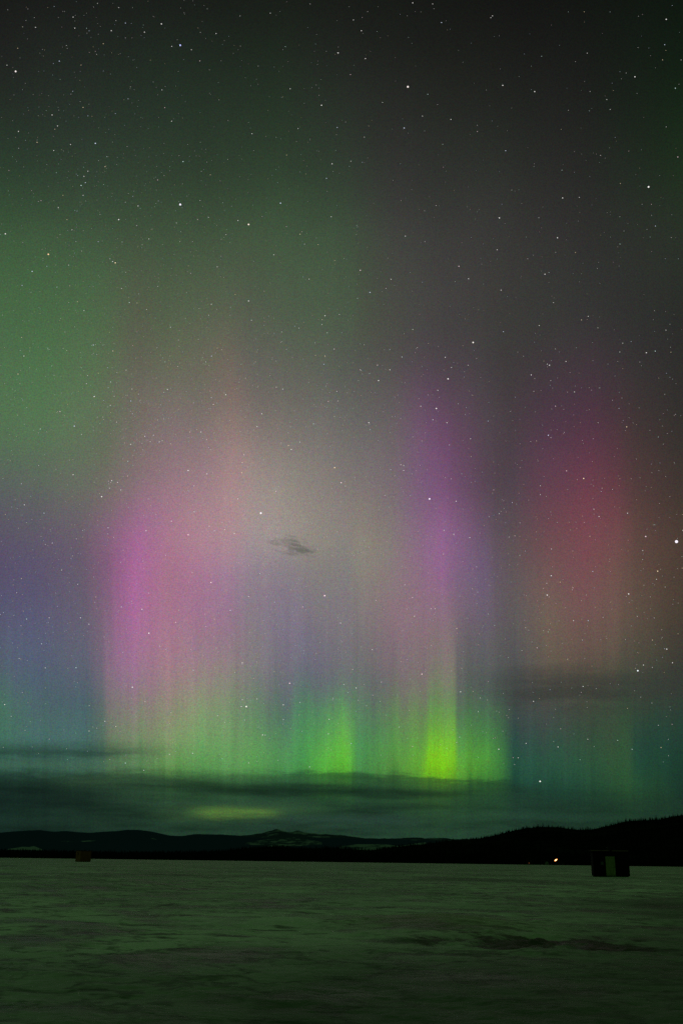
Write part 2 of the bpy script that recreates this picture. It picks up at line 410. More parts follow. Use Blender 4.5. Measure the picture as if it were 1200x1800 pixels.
# keep the surface under the tripod level
cz = 0.0
verts = np.stack([GX, GY, GZ], -1).reshape(-1, 3)
na, nr = len(angs), len(rad)
ii, jj = np.meshgrid(np.arange(nr - 1), np.arange(na), indexing='ij')
j2 = (jj + 1) % na
fc = np.stack([ii * na + jj, ii * na + j2, (ii + 1) * na + j2, (ii + 1) * na + jj], -1).reshape(-1, 4)[:, ::-1]
vl = verts.tolist(); fl = fc.tolist()
vl.append((0, 0, 0)); ctr = len(vl) - 1
fl += [[ctr, (j + 1) % na, j] for j in range(na)]
mg = bpy.data.materials.new('wind packed snow'); mg.use_nodes = True
nt = mg.node_tree; h = G(nt); bs = nt.nodes['Principled BSDF']
geo = h.new('ShaderNodeNewGeometry'); P = geo.outputs['Position']
sp = h.new('ShaderNodeSeparateXYZ'); nt.links.new(P, sp.inputs[0]); px, py, pz = sp.outputs
dist = h.m('SQRT', h.add(h.mul(px, px), h.mul(py, py)))
def an(sx, sy, seed, det=5.0, rough=0.6, shear=0.12):
    return h.noise(h.vec(h.mul(h.add(px, h.mul(py, shear)), sx), h.mul(py, sy), seed), 1.0, det, rough)
big = an(0.09, 0.07, 1.0, 3.0)
mid = an(0.5, 0.42, 2.0, 5.0, 0.6, 0.3)
stk = an(0.9, 1.1, 5.0, 6.0, 0.62, 0.25)
far = an(0.05, 0.03, 8.0, 6.0, 0.68, 0.2)
fin = an(7.0, 9.0, 3.0, 3.0, 0.6)
snow = h.mix(h.step(big, 0.36, 0.62), (0.50, 0.50, 0.50), (0.78, 0.78, 0.75))
snow = h.mix(h.mul(h.step(mid, 0.56, 0.36), 0.9), snow, (0.25, 0.26, 0.25))            # thin snow over ice
snow = h.mix(h.mul(h.step(stk, 0.46, 0.36), 0.8), snow, (0.10, 0.105, 0.10))          # bare wind-scoured spots
snow = h.mix(h.mul(h.step(far, 0.50, 0.36), 0.8), snow, (0.17, 0.18, 0.17))
near = h.mul(h.step(h.add(h.sub(dist, h.mul(px, 2.2)), h.mul(h.sub(big, 0.5), 26.0)), 24.0, 4.0), 0.82)       # vignette-like shade painted into the snow colour, nearby and to the right
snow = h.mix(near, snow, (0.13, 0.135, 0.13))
# crust edges: thin sinuous lines where the wind has cut through to ice
rn = an(0.75, 0.7, 31.0, 4.0, 0.6, 0.2)
rl = h.step(h.m('ABSOLUTE', h.sub(rn, 0.5)), 0.042, 0.0)
rk = h.step(an(0.16, 0.12, 44.0, 3.0), 0.42, 0.56)
snow = h.mix(h.mul(h.mul(rl, rk), 0.6), snow, (0.06, 0.065, 0.06))
rn2 = an(1.9, 1.7, 37.0, 4.0, 0.6, 0.2)
rl2 = h.step(h.m('ABSOLUTE', h.sub(rn2, 0.5)), 0.045, 0.0)
snow = h.mix(h.mul(h.mul(rl2, h.step(an(0.3, 0.22, 51.0, 3.0), 0.50, 0.62)), 0.6), snow, (0.08, 0.085, 0.08))
# dirty slush in the broken patch
bx_ = h.m('DIVIDE', h.sub(px, MX), 1.55); by_ = h.m('DIVIDE', h.sub(py, MY), 1.7)
bp = h.m('EXPONENT', h.mul(h.add(h.mul(bx_, bx_), h.mul(by_, by_)), -1.0))
brk = an(1.2, 0.8, 12.0, 6.0, 0.62, 0.2)
snow = h.mix(h.mul(h.step(h.add(h.mul(bp, 0.72), h.mul(h.sub(brk, 0.5), 2.6)), 0.26, 0.50), h.mul(h.step(bp, 0.05, 0.35), 0.92)), snow, (0.05, 0.042, 0.030))
mx_ = h.m('DIVIDE', h.sub(px, NX), 1.7); my_ = h.m('DIVIDE', h.sub(py, NY), 2.6)
mp_ = h.m('EXPONENT', h.mul(h.add(h.mul(mx_, mx_), h.mul(my_, my_)), -1.0))
snow = h.mix(h.mul(mp_, 0.5), snow, (0.34, 0.27, 0.13))
snow = h.scale(snow, h.add(1.0, h.mul(h.sub(fin, 0.5), 0.5)))
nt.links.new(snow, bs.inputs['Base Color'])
nt.links.new(h.step(mid, 0.3, 0.6, 0.55, 0.85), bs.inputs['Roughness'])
bs.inputs['Specular IOR Level'].default_value = 0.35
bu = h.new('ShaderNodeBump'); bu.inputs['Strength'].default_value = 1.0; bu.inputs['Distance'].default_value = 0.12
hh = h.add(h.mul(stk, 1.2), h.add(h.mul(mid, 1.3), h.mul(fin, 0.07)))
nt.links.new(hh, bu.inputs['Height']); nt.links.new(bu.outputs[0], bs.inputs['Normal'])
lake = link_mesh('frozen_lake', vl, fl, mg, smooth=True)
props(lake, kind='structure')

# ------------------------------------------------------------------ hills and mountains
def ridge(name, prof, d_foot, d_crest, d_back, material, rough_amp, x0=-260, x1=1460, step=2.0, rows=26, crest_var=0.0, jag=0.0, seed=0.0, power=1.0):
    xs = np.arange(x0, x1 + 1, step)
    px_, py_ = [p[0] for p in prof], [p[1] for p in prof]
    yy = np.interp(xs, px_, py_)
    k = np.ones(5) / 5
    yy = np.convolve(np.pad(yy, 2, 'edge'), k, 'valid')
    if jag: yy = yy + jag * fbm(xs / 9.0 + seed, xs * 0 + seed, 4, 0.7) * 2
    V = []
    for i, x in enumerate(xs):
        dc = d_crest * (1 + crest_var * fbm(np.array([x / 160 + seed]), np.array([seed]), 2)[0])
        crest = at(x, yy[i], dc)
        dirv = Vector((crest.x, crest.y, 0)) / dc
        for r in range(rows + 7):
            if r <= rows:
                t = r / rows; d = d_foot + (dc - d_foot) * t
                z = crest.z * (t ** power) * (0.15 + 0.85 * (t * t * (3 - 2 * t)) ** 0.5 if t < 1 else 1)
                bump = math.sin(math.pi * min(1, t)) * rough_amp
            else:
                t = (r - rows) / 7; d = dc + (d_back - dc) * t
                z = crest.z * (1 - t) - 2; bump = rough_amp * math.sin(math.pi * t)
            V.append((dirv.x * d, dirv.y * d, z, bump))
    A = np.array(V)
    n = fbm(A[:, 0] / (d_crest * 0.06) + 50 + seed, A[:, 1] / (d_crest * 0.09) + 50, 5, 0.55)
    A[:, 2] += n * A[:, 3] * 2 - 0.0
    A[:, 2] = np.maximum(A[:, 2], -0.6)
    nr_ = rows + 7
    faces = []
    for i in range(len(xs) - 1):
        for r in range(nr_ - 1):
            a = i * nr_ + r
            faces.append((a, a + nr_, a + nr_ + 1, a + 1))
    o = link_mesh(name, A[:, :3].tolist(), faces, material, smooth=True)
    props(o, kind='structure')
    return xs, yy, A[:, :3].reshape(len(xs), nr_, 3)

def land(name, dark, snowc, lo, hi, sx, sy, seed, zlo=None, zhi=None):
    mt = bpy.data.materials.new(name); mt.use_nodes = True
    nt = mt.node_tree; q = G(nt); b = nt.nodes['Principled BSDF']
    gg = q.new('ShaderNodeNewGeometry')
    s = q.new('ShaderNodeSeparateXYZ'); nt.links.new(gg.outputs['Position'], s.inputs[0])
    n = q.noise(q.vec(q.mul(s.outputs[0], sx), q.mul(s.outputs[1], sx * 0.6), q.add(q.mul(s.outputs[2], sy), seed)), 1.0, 6.0, 0.62)
    if zlo is not None:
        n = q.add(n, q.step(s.outputs[2], zlo, zhi, -0.12, 0.12))
    c = q.mix(q.step(n, lo, hi), dark, snowc)
    nt.links.new(c, b.inputs['Base Color']); b.inputs['Roughness'].default_value = 0.95
    b.inputs['Specular IOR Level'].default_value = 0.0
    return mt
snow_prof = [(-260,1475),(250,1476),(300,1474),(330,1468),(345,1466),(370,1467),(395,1467),(420,1469),(440,1467.5),(452,1465.5),(462,1464.5),(470,1461.5),(478,1459.5),(484,1457),(489,1457),(492,1460),(500,1461.5),(508,1463),(516,1462),(524,1459),(528,1461),(534,1463),(550,1464.5),(562,1466),(575,1466.5),(590,1468),(602,1467.5),(615,1470),(640,1473),(680,1474),(720,1472.5),(735,1472),(748,1474),(772,1472.5),(800,1475),(860,1474),(920,1476),(1460,1484)]
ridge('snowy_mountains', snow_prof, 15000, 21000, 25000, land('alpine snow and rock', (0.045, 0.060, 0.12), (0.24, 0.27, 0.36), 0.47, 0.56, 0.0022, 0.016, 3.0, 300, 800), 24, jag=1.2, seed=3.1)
mid_prof = [(-260,1462),(-80,1466),(0,1463.5),(30,1461),(70,1459),(95,1462),(115,1460.5),(140,1463),(160,1464),(180,1462),(205,1461),(222,1458.5),(240,1458.5),(260,1460.5),(280,1464.5),(300,1469),(320,1469.5),(345,1467),(370,1466.5),(400,1468.5),(430,1471),(470,1474),(520,1476),(560,1473),(600,1473),(650,1476),(700,1476),(740,1477),(790,1480),(900,1484),(1460,1490)]
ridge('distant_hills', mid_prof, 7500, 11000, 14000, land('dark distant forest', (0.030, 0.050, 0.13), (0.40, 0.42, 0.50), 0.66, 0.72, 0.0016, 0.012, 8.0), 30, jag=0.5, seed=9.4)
fore_prof = [(-260,1497),(0,1500),(200,1502),(300,1500),(360,1497.5),(400,1495),(440,1490.5),(480,1488.5),(500,1489),(530,1492),(580,1491),(620,1493),(650,1495),(690,1489.5),(720,1486.5),(750,1484),(780,1479),(810,1477),(850,1473),(875,1467),(900,1460.5),(920,1456.5),(950,1453.5),(980,1454),(1000,1457),(1020,1459),(1040,1458),(1060,1453.5),(1080,1449),(1100,1443.5),(1130,1442),(1160,1440.5),(1180,1435.5),(1200,1432.5),(1260,1426),(1340,1428),(1460,1440)]
m_wood = land('dark forest floor', (0.006, 0.007, 0.006), (0.012, 0.014, 0.012), 0.5, 0.6, 0.004, 0.02, 1.0)
fxs, fyy, FA = ridge('forested_ridge', fore_prof, 1420, 4600, 6500, m_wood, 6, rows=22, seed=5.5)
# snowy clearings on the distant hills, laid as low mounds on the slope
def clearing(pts, dist0, dist1, name='snowy_clearing'):
    V = []; N = 28
    for (x, yt, yb) in pts:
        for k in range(5):
            t = k / 4
            V.append(at(x, yb + (yt - yb) * t, dist0 + (dist1 - dist0) * t))
    f = []
    for i in range(len(pts) - 1):
        for k in range(4):
            a = i * 5 + k; f.append((a, a + 5, a + 6, a + 1))
    return link_mesh(name, V, f, None, smooth=True)
def clear_mat(seed, cut=0.5, sc=0.012):
    mt = bpy.data.materials.new('open snow between trees'); mt.use_nodes = True
    nt = mt.node_tree; q = G(nt); b = nt.nodes['Principled BSDF']
    gg = q.new('ShaderNodeNewGeometry'); s = q.new('ShaderNodeSeparateXYZ'); nt.links.new(gg.outputs['Position'], s.inputs[0])
    n = q.noise(q.vec(q.mul(s.outputs[0], sc * 0.35), 0.0, q.add(q.mul(s.outputs[2], sc * 2.2), seed)), 1.0, 6.0, 0.65)
    c = q.mix(q.step(n, cut - 0.05, cut + 0.08), (0.045, 0.065, 0.12), (0.26, 0.29, 0.36))
    nt.links.new(c, b.inputs['Base Color']); b.inputs['Roughness'].default_value = 0.95; b.inputs['Specular IOR Level'].default_value = 0
    return mt
c1 = clearing([(14,1492.6,1493.4),(28,1490.5,1493.8),(40,1488.5,1494),(52,1489,1494.3),(60,1487.2,1494.5),(66,1489.5,1494.6),(74,1492.6,1494.6)], 7000, 7400); c1.data.materials.append(clear_mat(1.0, 0.44)); props(c1, kind='structure')
c2 = clearing([(596,1487,1491.5),(612,1485.4,1494),(628,1484,1496),(650,1484,1497),(670,1483.6,1496),(688,1485.4,1494),(700,1487.4,1492),(716,1485,1490),(734,1482,1488),(748,1480.6,1484)], 7000, 7400); c2.data.materials.append(clear_mat(5.0, 0.43)); props(c2, kind='structure')
c3 = clearing([(432,1481,1484),(452,1478,1486),(470,1475.5,1488),(490,1474,1488),(510,1473,1488),(528,1474.5,1487),(548,1477,1485),(566,1480,1484)], 7600, 8200); c3.data.materials.append(clear_mat(9.0, 0.52, 0.035)); props(c3, kind='structure')

# forest: conifers over ridge and along the shore (one mass nobody could count)
fv, ff = [], []
def conifer(x, y, z, hgt, w, n=5):
    lean = random.uniform(-0.02, 0.02) * hgt
    tiers = 4
    for k in range(tiers):
        z0 = z + hgt * (0.06 + 0.225 * k); z1 = z + hgt * min(1.0, 0.44 + 0.2 * k)
        rr = w * (1 - 0.235 * k) * random.uniform(0.8, 1.15)
        b = len(fv); ph = random.random() * 6.28
        for i in range(n):
            t = ph + 2 * math.pi * i / n
            q = rr * random.uniform(0.7, 1.15)
            fv.append((x + q * math.cos(t), y + q * math.sin(t), z0 - random.uniform(0, 0.05) * hgt))
        fv.append((x + lean * (k + 1) / tiers, y, z1))
        for i in range(n): ff.append((b + i, b + (i + 1) % n, b + n))
    b = len(fv); r = 0.02 * hgt
    fv.extend([(x - r, y - r, z - 1), (x + r, y - r, z - 1), (x, y + r, z - 1), (x, y, z + hgt * 0.5)])
    ff.extend([(b, b + 1, b + 3), (b + 1, b + 2, b + 3), (b + 2, b, b + 3)])
def ridge_point(x, t):
    i = (x - fxs[0]) / (fxs[1] - fxs[0]); i0 = int(max(0, min(len(fxs) - 2, math.floor(i)))); u = i - i0
    r = t * 22; r0 = int(min(21, math.floor(r))); w = r - r0
    a = FA[i0, r0] * (1 - w) + FA[i0, r0 + 1] * w; b = FA[i0 + 1, r0] * (1 - w) + FA[i0 + 1, r0 + 1] * w
    return a * (1 - u) + b * u
x = -180.0
while x < 1380:                       # crest line
    p = ridge_point(x, random.uniform(0.965, 1.0))
    hg = max(3, random.gauss(7.0, 3.0)) * (1.5 if random.random() < 0.08 else 1)
    if 1095 < x < 1165: hg *= 1.25
    conifer(*p, hg, hg * random.uniform(0.13, 0.2))
    x += random.expovariate(1 / 0.75)
for k in range(5200):                 # slopes
    t = random.random() ** 1.3; x = random.uniform(-200, 1400)
    p = ridge_point(x, 0.02 + 0.95 * t); hg = random.uniform(8, 14)
    conifer(*p, hg, hg * random.uniform(0.16, 0.24))
for k in range(3600):                 # along the shore
    x = random.uniform(-220, 1420)
    d = random.uniform(1405, 1600)
    a = at(x, 1500, 1.0)
    left = np.interp(x, [-200, 0, 300, 420, 600], [1, 1, 0.85, 0.6, 0.5])
    hg = random.uniform(7.5, 12) * left
    if 915 < x < 1000: hg *= 0.6; d += 40
    conifer(a.x * d, a.y * d, -0.3 + (d - 1405) * 0.01, hg, hg * random.uniform(0.16, 0.25))
forest = link_mesh('conifer_forest', fv, ff, mat('dark conifer needles', (0.007, 0.009, 0.007), 0.95, 0.3, 0.05, 0.0))
props(forest, kind='stuff')

# ------------------------------------------------------------------ shacks on the ice
def to_px(pt):
    d = Vector(pt) - Vector((0, 0, CAM_H))
    return 600 + FPX * d.dot(R) / d.dot(F), 900 - FPX * d.dot(U) / d.dot(F)

m_dark = mat('dark weathered boards', (0.006, 0.006, 0.006), 0.9, 0.3, 4.0, 0.05, (6, 6, 0.6))
m_trim = mat('dull roof edge', (0.17, 0.10, 0.09), 0.8, 0.2, 5.0, 0.1)
m_door = mat('pale plywood door', (0.26, 0.27, 0.15), 0.85, 0.18, 2.5, 0.1, (3, 3, 0.5))
m_glass = mat('window pane', (0.06, 0.08, 0.09), 0.15, 0.1, 2.0, 0.5)
m_metal = mat('dull stove pipe', (0.02, 0.02, 0.02), 0.5, 0.2, 6.0, 0.4)
m_skid = mat('timber skids', (0.012, 0.011, 0.009), 0.9, 0.2, 4.0, 0.1)

bl = ground_at(1044, 1541); br_ = ground_at(1107, 1542.5)
cen = (bl + br_) / 2; rz = math.atan2(-cen.x, cen.y) * 0.55
dh = math.hypot(cen.x, cen.y)
H = at(1072, 1493.5, dh).z
_c = (cen - Vector((0, 0, CAM_H))).dot(F) / FPX; W = 62.0 * _c; S = _c                               # metres per photo pixel at the shack
sh = empty('ice_fishing_shack', (cen.x, cen.y, 0), rz)
props(sh, 'black boxy ice fishing shack with flat roof and pale green door, at right', 'shack')
hw = W / 2; dp = 2.2
sk = MB()
sk.box(-hw * 0.94, hw * 0.94, 0.15, 0.27, -0.05, 0.12); sk.box(-hw * 0.94, hw * 0.94, dp - 0.3, dp - 0.18, -0.05, 0.12)
sk.build('skid', m_skid, sh, 0.01)
zt = H - 3.2 * S
# walls: front with door and window opening built from panels
d0, d1 = (1066 - 1075.5) * S, (1082.5 - 1075.5) * S
dtop = 34.5 * S
w0, w1, wz0, wz1 = (1057.5 - 1075.5) * S, (1062.5 - 1075.5) * S, 20 * S, 25.5 * S
wl = MB()
wl.box(-hw, w0, 0, 0.07, 0.1, zt).box(w0, w1, 0, 0.07, 0.1, wz0).box(w0, w1, 0, 0.07, wz1, zt).box(w1, d0, 0, 0.07, 0.1, zt)
wl.box(d0, d1, 0, 0.07, dtop, zt).box(d1, hw, 0, 0.07, 0.1, zt)
wl.box(-hw, -hw + 0.07, 0.07, dp - 0.07, 0.1, zt).box(hw - 0.07, hw, 0.07, dp - 0.07, 0.1, zt).box(-hw, hw, dp - 0.07, dp, 0.1, zt)
wl.box(-hw + 0.07, hw - 0.07, 0.07, dp - 0.07, 0.1, 0.16)
for k in range(14):                       # battens
    bxx = -hw + 0.08 + k * (W - 0.16) / 13
    if d0 - 0.06 < bxx < d1 + 0.06 or w0 - 0.06 < bxx < w1 + 0.06: continue
    wl.box(bxx - 0.02, bxx + 0.02, -0.018, -0.001, 0.12, zt - 0.02)
wl.build('wall', m_dark, sh)
rf = MB()
rf.prism([(-hw - 3.2 * S, zt + 0.012), (hw - 2.5 * S + 0.1, zt + 0.002), (hw - 2.5 * S + 0.1, zt + 2.2 * S), (-hw - 3.2 * S, zt + 2.5 * S)], -0.22, dp + 0.2)
roof = rf.build('roof', m_dark, sh, 0.01)
tr = MB(); tr.box(-hw - 3.1 * S, -0.10, -0.25, -0.222, zt + 0.03, zt + 2.2 * S).box(0.12, hw - 2.4 * S + 0.1, -0.25, -0.222, zt + 0.02, zt + 2.0 * S)
tr.build('fascia', m_trim, roof, 0.004)
dr = MB(); dr.box(d0 + 0.01, d1 - 0.01, 0.012, 0.055, 0.13, dtop - 0.01)
for z_ in (0.3, dtop * 0.5, dtop - 0.16): dr.box(d0 + 0.03, d1 - 0.03, -0.004, 0.0115, z_ - 0.04, z_ + 0.04)
door = dr.build('door', m_door, sh, 0.004)
MB().tube((d1 - 0.1, -0.05, dtop * 0.48), (d1 - 0.1, 0.012, dtop * 0.48), 0.02).build('handle', m_metal, door)
wf = MB(); t_ = 0.03
wf.box(w0, w1, -0.02, -0.002, wz0 - t_, wz0).box(w0, w1, -0.02, -0.002, wz1, wz1 + t_).box(w0 - t_, w0, -0.02, -0.002, wz0 - t_, wz1 + t_).box(w1, w1 + t_, -0.02, -0.002, wz0 - t_, wz1 + t_)
win = wf.build('window', m_dark, sh)
MB().box(w0 + 0.002, w1 - 0.002, 0.02, 0.03, wz0 + 0.002, wz1 - 0.002).build('pane', m_glass, win)
sp_ = MB(); sp_.tube((-3.5 * S, 0.7, zt), (-3.5 * S, 0.7, zt + 0.36), 0.055).tube((-3.5 * S, 0.7, zt + 0.36), (-3.5 * S, 0.7, zt + 0.42), 0.09, 0.03)
sp_.build('stovepipe', m_metal, sh)

# left shack: brown cube turned to show two sides
bl = ground_at(134.5, 1515.6); 
cen = ground_at(146, 1515.0); dh = math.hypot(cen.x, cen.y)
S2 = (cen - Vector((0, 0, CAM_H))).dot(F) / FPX
H2 = at(147, 1495, dh).z
m_brn = mat('brown plywood panels', (0.20, 0.065, 0.030), 0.9, 0.3, 1.2, 0.05, (2, 2, 0.6))
m_brn2 = mat('pale brown end panel', (0.30, 0.11, 0.06), 0.9, 0.25, 1.2, 0.05)
s2 = empty('fishing_hut', (cen.x, cen.y, 0), math.atan2(-cen.x, cen.y) + math.radians(22))
props(s2, 'small square brown plywood hut standing alone far out on the ice at left', 'hut')
a_, b_ = 19.5 * S2 / 2, 22 * S2 / 2
zt2 = H2 - 0.12
w2 = MB(); w2.box(-a_, a_, -b_, -b_ + 0.06, 0.12, zt2).box(-a_, a_, b_ - 0.06, b_, 0.12, zt2).box(a_ - 0.06, a_, -b_ + 0.06, b_ - 0.06, 0.12, zt2)
for k in range(7):
    w2.box(-a_ + 0.05 + k * (2 * a_ - 0.1) / 6 - 0.03, -a_ + 0.05 + k * (2 * a_ - 0.1) / 6 + 0.03, -b_ - 0.02, -b_ - 0.001, 0.14, zt2 - 0.02)
w2.build('wall', m_brn, s2)
e2 = MB(); e2.box(-a_, -a_ + 0.06, -b_ + 0.061, b_ - 0.061, 0.12, zt2); e2.build('end_wall', m_brn2, s2)
r2 = MB(); r2.prism([(-a_ - 0.1, zt2 + 0.003), (a_ + 0.1, zt2 + 0.003), (a_ + 0.1, zt2 + 0.08), (-a_ - 0.1, zt2 + 0.12)], -b_ - 0.12, b_ + 0.12); r2.build('roof', m_skid, s2, 0.01)
v2 = MB(); v2.box(-a_ - 0.03, -a_ - 0.002, -0.35, 0.35, zt2 * 0.62, zt2 * 0.84); w_ = v2.build('window', m_dark, s2)
dd2 = MB(); dd2.box(0.1, 0.9, -b_ - 0.035, -b_ - 0.021, 0.2, zt2 * 0.8); d2o = dd2.build('door', m_brn, s2)
MB().tube((0.82, -b_ - 0.08, 1.0), (0.82, -b_ - 0.036, 1.0), 0.02).build('handle', m_metal, d2o)
k2 = MB(); k2.box(-a_ * 0.95, a_ * 0.95, -b_ + 0.1, -b_ + 0.22, -0.05, 0.12).box(-a_ * 0.95, a_ * 0.95, b_ - 0.22, b_ - 0.1, -0.05, 0.12); k2.build('skid', m_skid, s2)

# ------------------------------------------------------------------ cabins and lights on the far shore
m_cab = mat('dark cabin boards', (0.02, 0.018, 0.016), 0.9, 0.2, 0.6, 0.0)
m_cabp = mat('pale cabin boards', (0.22, 0.22, 0.21), 0.9, 0.2, 0.6, 0.0)
def cabin(px_, wpx, hpx, dist_, label, facade, litwin=None):
    b = at(px_, 1516, dist_); b.z = 0.0
    s = dist_ / FPX * 1.1
    e = empty('lakeside_cabin', b, math.atan2(-b.x, b.y))
    props(e, label, 'cabin')
    w, hgt = wpx * s / 2, hpx * s
    wb = MB(); wb.prism([(-w, -0.2), (w, -0.2), (w, hgt * 0.6), (0, hgt * 0.98), (-w, hgt * 0.6)], 0, w * 2.2)
    wb.build('wall', facade, e)
    rb = MB(); rb.prism([(-w * 1.15, hgt * 0.56), (0, hgt * 1.0), (w * 1.15, hgt * 0.56), (w * 1.15, hgt * 0.62), (0, hgt * 1.07), (-w * 1.15, hgt * 0.62)], -0.5, w * 2.2 + 0.5)
    rb.build('roof', m_cab, e)
    db = MB(); db.box(-w * 0.2, w * 0.12, -0.09, -0.005, 0.0, hgt * 0.42); db.build('door', m_skid, e)
    ob = MB(); ob.box(w * 0.3, w * 0.75, -0.09, -0.005, hgt * 0.22, hgt * 0.42)
    ow = ob.build('window', m_skid, e)
    MB().box(w * 0.34, w * 0.71, -0.14, -0.091, hgt * 0.25, hgt * 0.39).build('pane', litwin or m_glass, ow)
    return e
cabin(960.5, 5, 5.5, 1385, 'small pale gabled cabin on the dark far shore, just left of the orange light', m_cabp)
cabin(986, 8, 5.5, 1390, 'low dark cabin on the far shore, just right of the orange light', m_cab)
cabin(927, 7, 7.5, 1392, 'dark cabin with one faint reddish lit window, farther left along the far shore', m_cab, glow('faint red window', (1.0, 0.35, 0.12), 0.12))
lp = at(976.3, 1511.8, 1370)
yl = empty('floodlight', (lp.x, lp.y, 0), math.atan2(-lp.x, lp.y))
props(yl, 'bright orange light glowing on a post at the foot of the dark forested ridge', 'light')
MB().tube((0, 0, -0.3), (0, 0, lp.z - 0.6), 0.16, 0.1).build('post', m_cab, yl)
tilt = Matrix.Translation((0, 0, lp.z)) @ Matrix.Rotation(math.radians(-34), 4, 'Y')
MB().box(-2.8, 2.8, 0.5, 1.0, -1.1, 1.1, tilt).build('lamp_housing', m_cab, yl)
bmv = bmesh.new(); bmesh.ops.create_uvsphere(bmv, u_segments=16, v_segments=10, radius=1.0)
bmesh.ops.transform(bmv, matrix=tilt @ Matrix.Diagonal((2.1, 0.45, 0.75, 1)), verts=bmv.verts)
me = bpy.data.meshes.new('lamp'); bmv.to_mesh(me); bmv.free()
ml = glow('warm lamp', (1.0, 0.34, 0.08), 3.4); ml.cycles.emission_sampling = 'AUTO'
me.materials.append(ml); lo_ = bpy.data.objects.new('lamp', me); COL.objects.link(lo_); lo_.parent = yl
bmv = bmesh.new(); bmesh.ops.create_uvsphere(bmv, u_segments=12, v_segments=8, radius=1.0)
bmesh.ops.transform(bmv, matrix=tilt @ Matrix.Translation((-0.2, -0.4, 0)) @ Matrix.Diagonal((1.0, 0.3, 0.38, 1)), verts=bmv.verts)
me = bpy.data.meshes.new('lamp_core'); bmv.to_mesh(me); bmv.free()
me.materials.append(glow('hot lamp core', (1.0, 0.62, 0.34), 6.0)); lc = bpy.data.objects.new('lamp_core', me); COL.objects.link(lc); lc.parent = lo_

# ------------------------------------------------------------------ small dark cloud
cc = at(517, 961, 4000)
dirc = pdir(517, 961)
dcl = (cc - Vector((0, 0, CAM_H))).length
bmv = bmesh.new(); bmesh.ops.create_icosphere(bmv, subdivisions=4, radius=1.0)
for v in bmv.verts:
    v.co *= 1 + 0.25 * mn.noise(v.co * 1.7)
pxm = dcl / FPX
me = bpy.data.meshes.new('cloud'); bmv.to_mesh(me); bmv.free()
cl = bpy.data.objects.new('cloud', me); COL.objects.link(cl)
bx3 = R * math.cos(math.radians(-13)) + U * math.sin(math.radians(-13)); bz3 = F.cross(bx3) * -1
cm = Matrix((bx3, F, -bz3 if bz3.z < 0 else bz3)).transposed().to_4x4()
cl.matrix_world = Matrix.Translation(cc) @ cm @ Matrix.Diagonal((50 * pxm, 24 * pxm, 20 * pxm, 1))
mc = bpy.data.materials.new('thin dark cloud'); mc.use_nodes = True
nt = mc.node_tree; nt.nodes.clear(); q = G(nt)
t = q.new('ShaderNodeTexCoord'); s = q.new('ShaderNodeSeparateXYZ'); nt.links.new(t.outputs['Object'], s.inputs[0])
ox, oy, oz = s.outputs
n = q.noise(q.vec(q.mul(ox, 1.7), q.mul(oy, 0.4), q.add(q.mul(oz, 3.0), 33.7)), 1.0, 5.0, 0.6)
r_ = q.m('SQRT', q.add(q.mul(ox, ox), q.add(q.mul(oy, oy), q.mul(oz, oz))))
den = q.step(q.sub(n, q.mul(q.mul(r_, r_), 0.30)), 0.28, 0.50)
ab = q.new('ShaderNodeVolumeAbsorption'); ab.inputs[0].default_value = (0.0, 0.14, 0.06, 1)
nt.links.new(q.mul(den, 0.42 / (24 * pxm)), ab.inputs[1])
om = q.new('ShaderNodeOutputMaterial'); nt.links.new(ab.outputs[0], om.inputs['Volume'])
me.materials.append(mc)
props(cl, 'small dark wispy cloud alone in front of the pale pink and green glow', 'cloud')

# ------------------------------------------------------------------ stars
WHT, BLU, ORG, PNK, TEA = (1, 0.97, 0.93), (0.72, 0.8, 1.0), (1.0, 0.78, 0.5), (1.0, 0.72, 0.78), (0.75, 1.0, 0.95)
BR = [  # the brightest, each a thing of its own
 (1188,952,7.0,(0.96,0.9,1.0),'brightest star of all, large and bluish white, near the right edge of the sky'),
 (458.5,902,4.6,(1,0.93,1.0),'bright white star just above left of the small dark cloud'),
 (317,359.5,4.6,(0.93,0.88,1.0),'bright violet-white star in the dim green upper left sky'),
 (317,79.5,3.6,(0.5,0.55,1.0),'deep blue star near the top left of the sky'),
 (716.5,152.5,4.0,(1,0.88,0.84),'warm white star standing alone in the dark upper sky, right of centre'),
 (437,394.5,3.6,(1,0.85,0.72),'warm white star in the green glow, lower right of the violet-white star'),
 (570.5,1047,3.6,(1,0.75,0.8),'pinkish star below the small dark cloud'),
 (754.5,877,4.0,(1,0.85,1.0),'white star on the left side of the tall purple ray'),
 (433,1242,3.6,(1,0.95,0.85),'white star low over the broad pale green rays left of centre'),
 (948.5,1373.5,3.4,(0.95,0.97,0.9),'lowest bright star, over the dark ridge right of the green rays'),
 (1120,1179,3.6,(0.9,0.97,1.0),'white star low in the dim brown glow at right'),
 (1139,328.5,3.6,WHT,'white star in the upper right of the sky near the edge'),
 (85.5,447,3.4,(1,0.66,0.36),'orange star near the left edge in the green glow'),
 (831,602,3.4,(1,0.93,0.88),'white star high above the top of the purple ray'),
 (28,125.5,3.4,(1,0.9,0.88),'white star near the left edge of the dark upper sky'),
]
SR = 60000.0
def glow_col(name, col, strength): return glow(name, col, strength)
for (x, y, sz, c, lab) in BR:
    p = pdir(x, y) * SR + Vector((0, 0, CAM_H))
    bmv = bmesh.new(); bmesh.ops.create_icosphere(bmv, subdivisions=2, radius=sz * 0.36 / FPX * SR)
    me = bpy.data.meshes.new('star'); bmv.to_mesh(me); bmv.free()
    me.materials.append(glow('starlight', c, 1.1))
    o = bpy.data.objects.new('star', me); COL.objects.link(o); o.location = p
    props(o, lab, 'star', 'brightest stars')
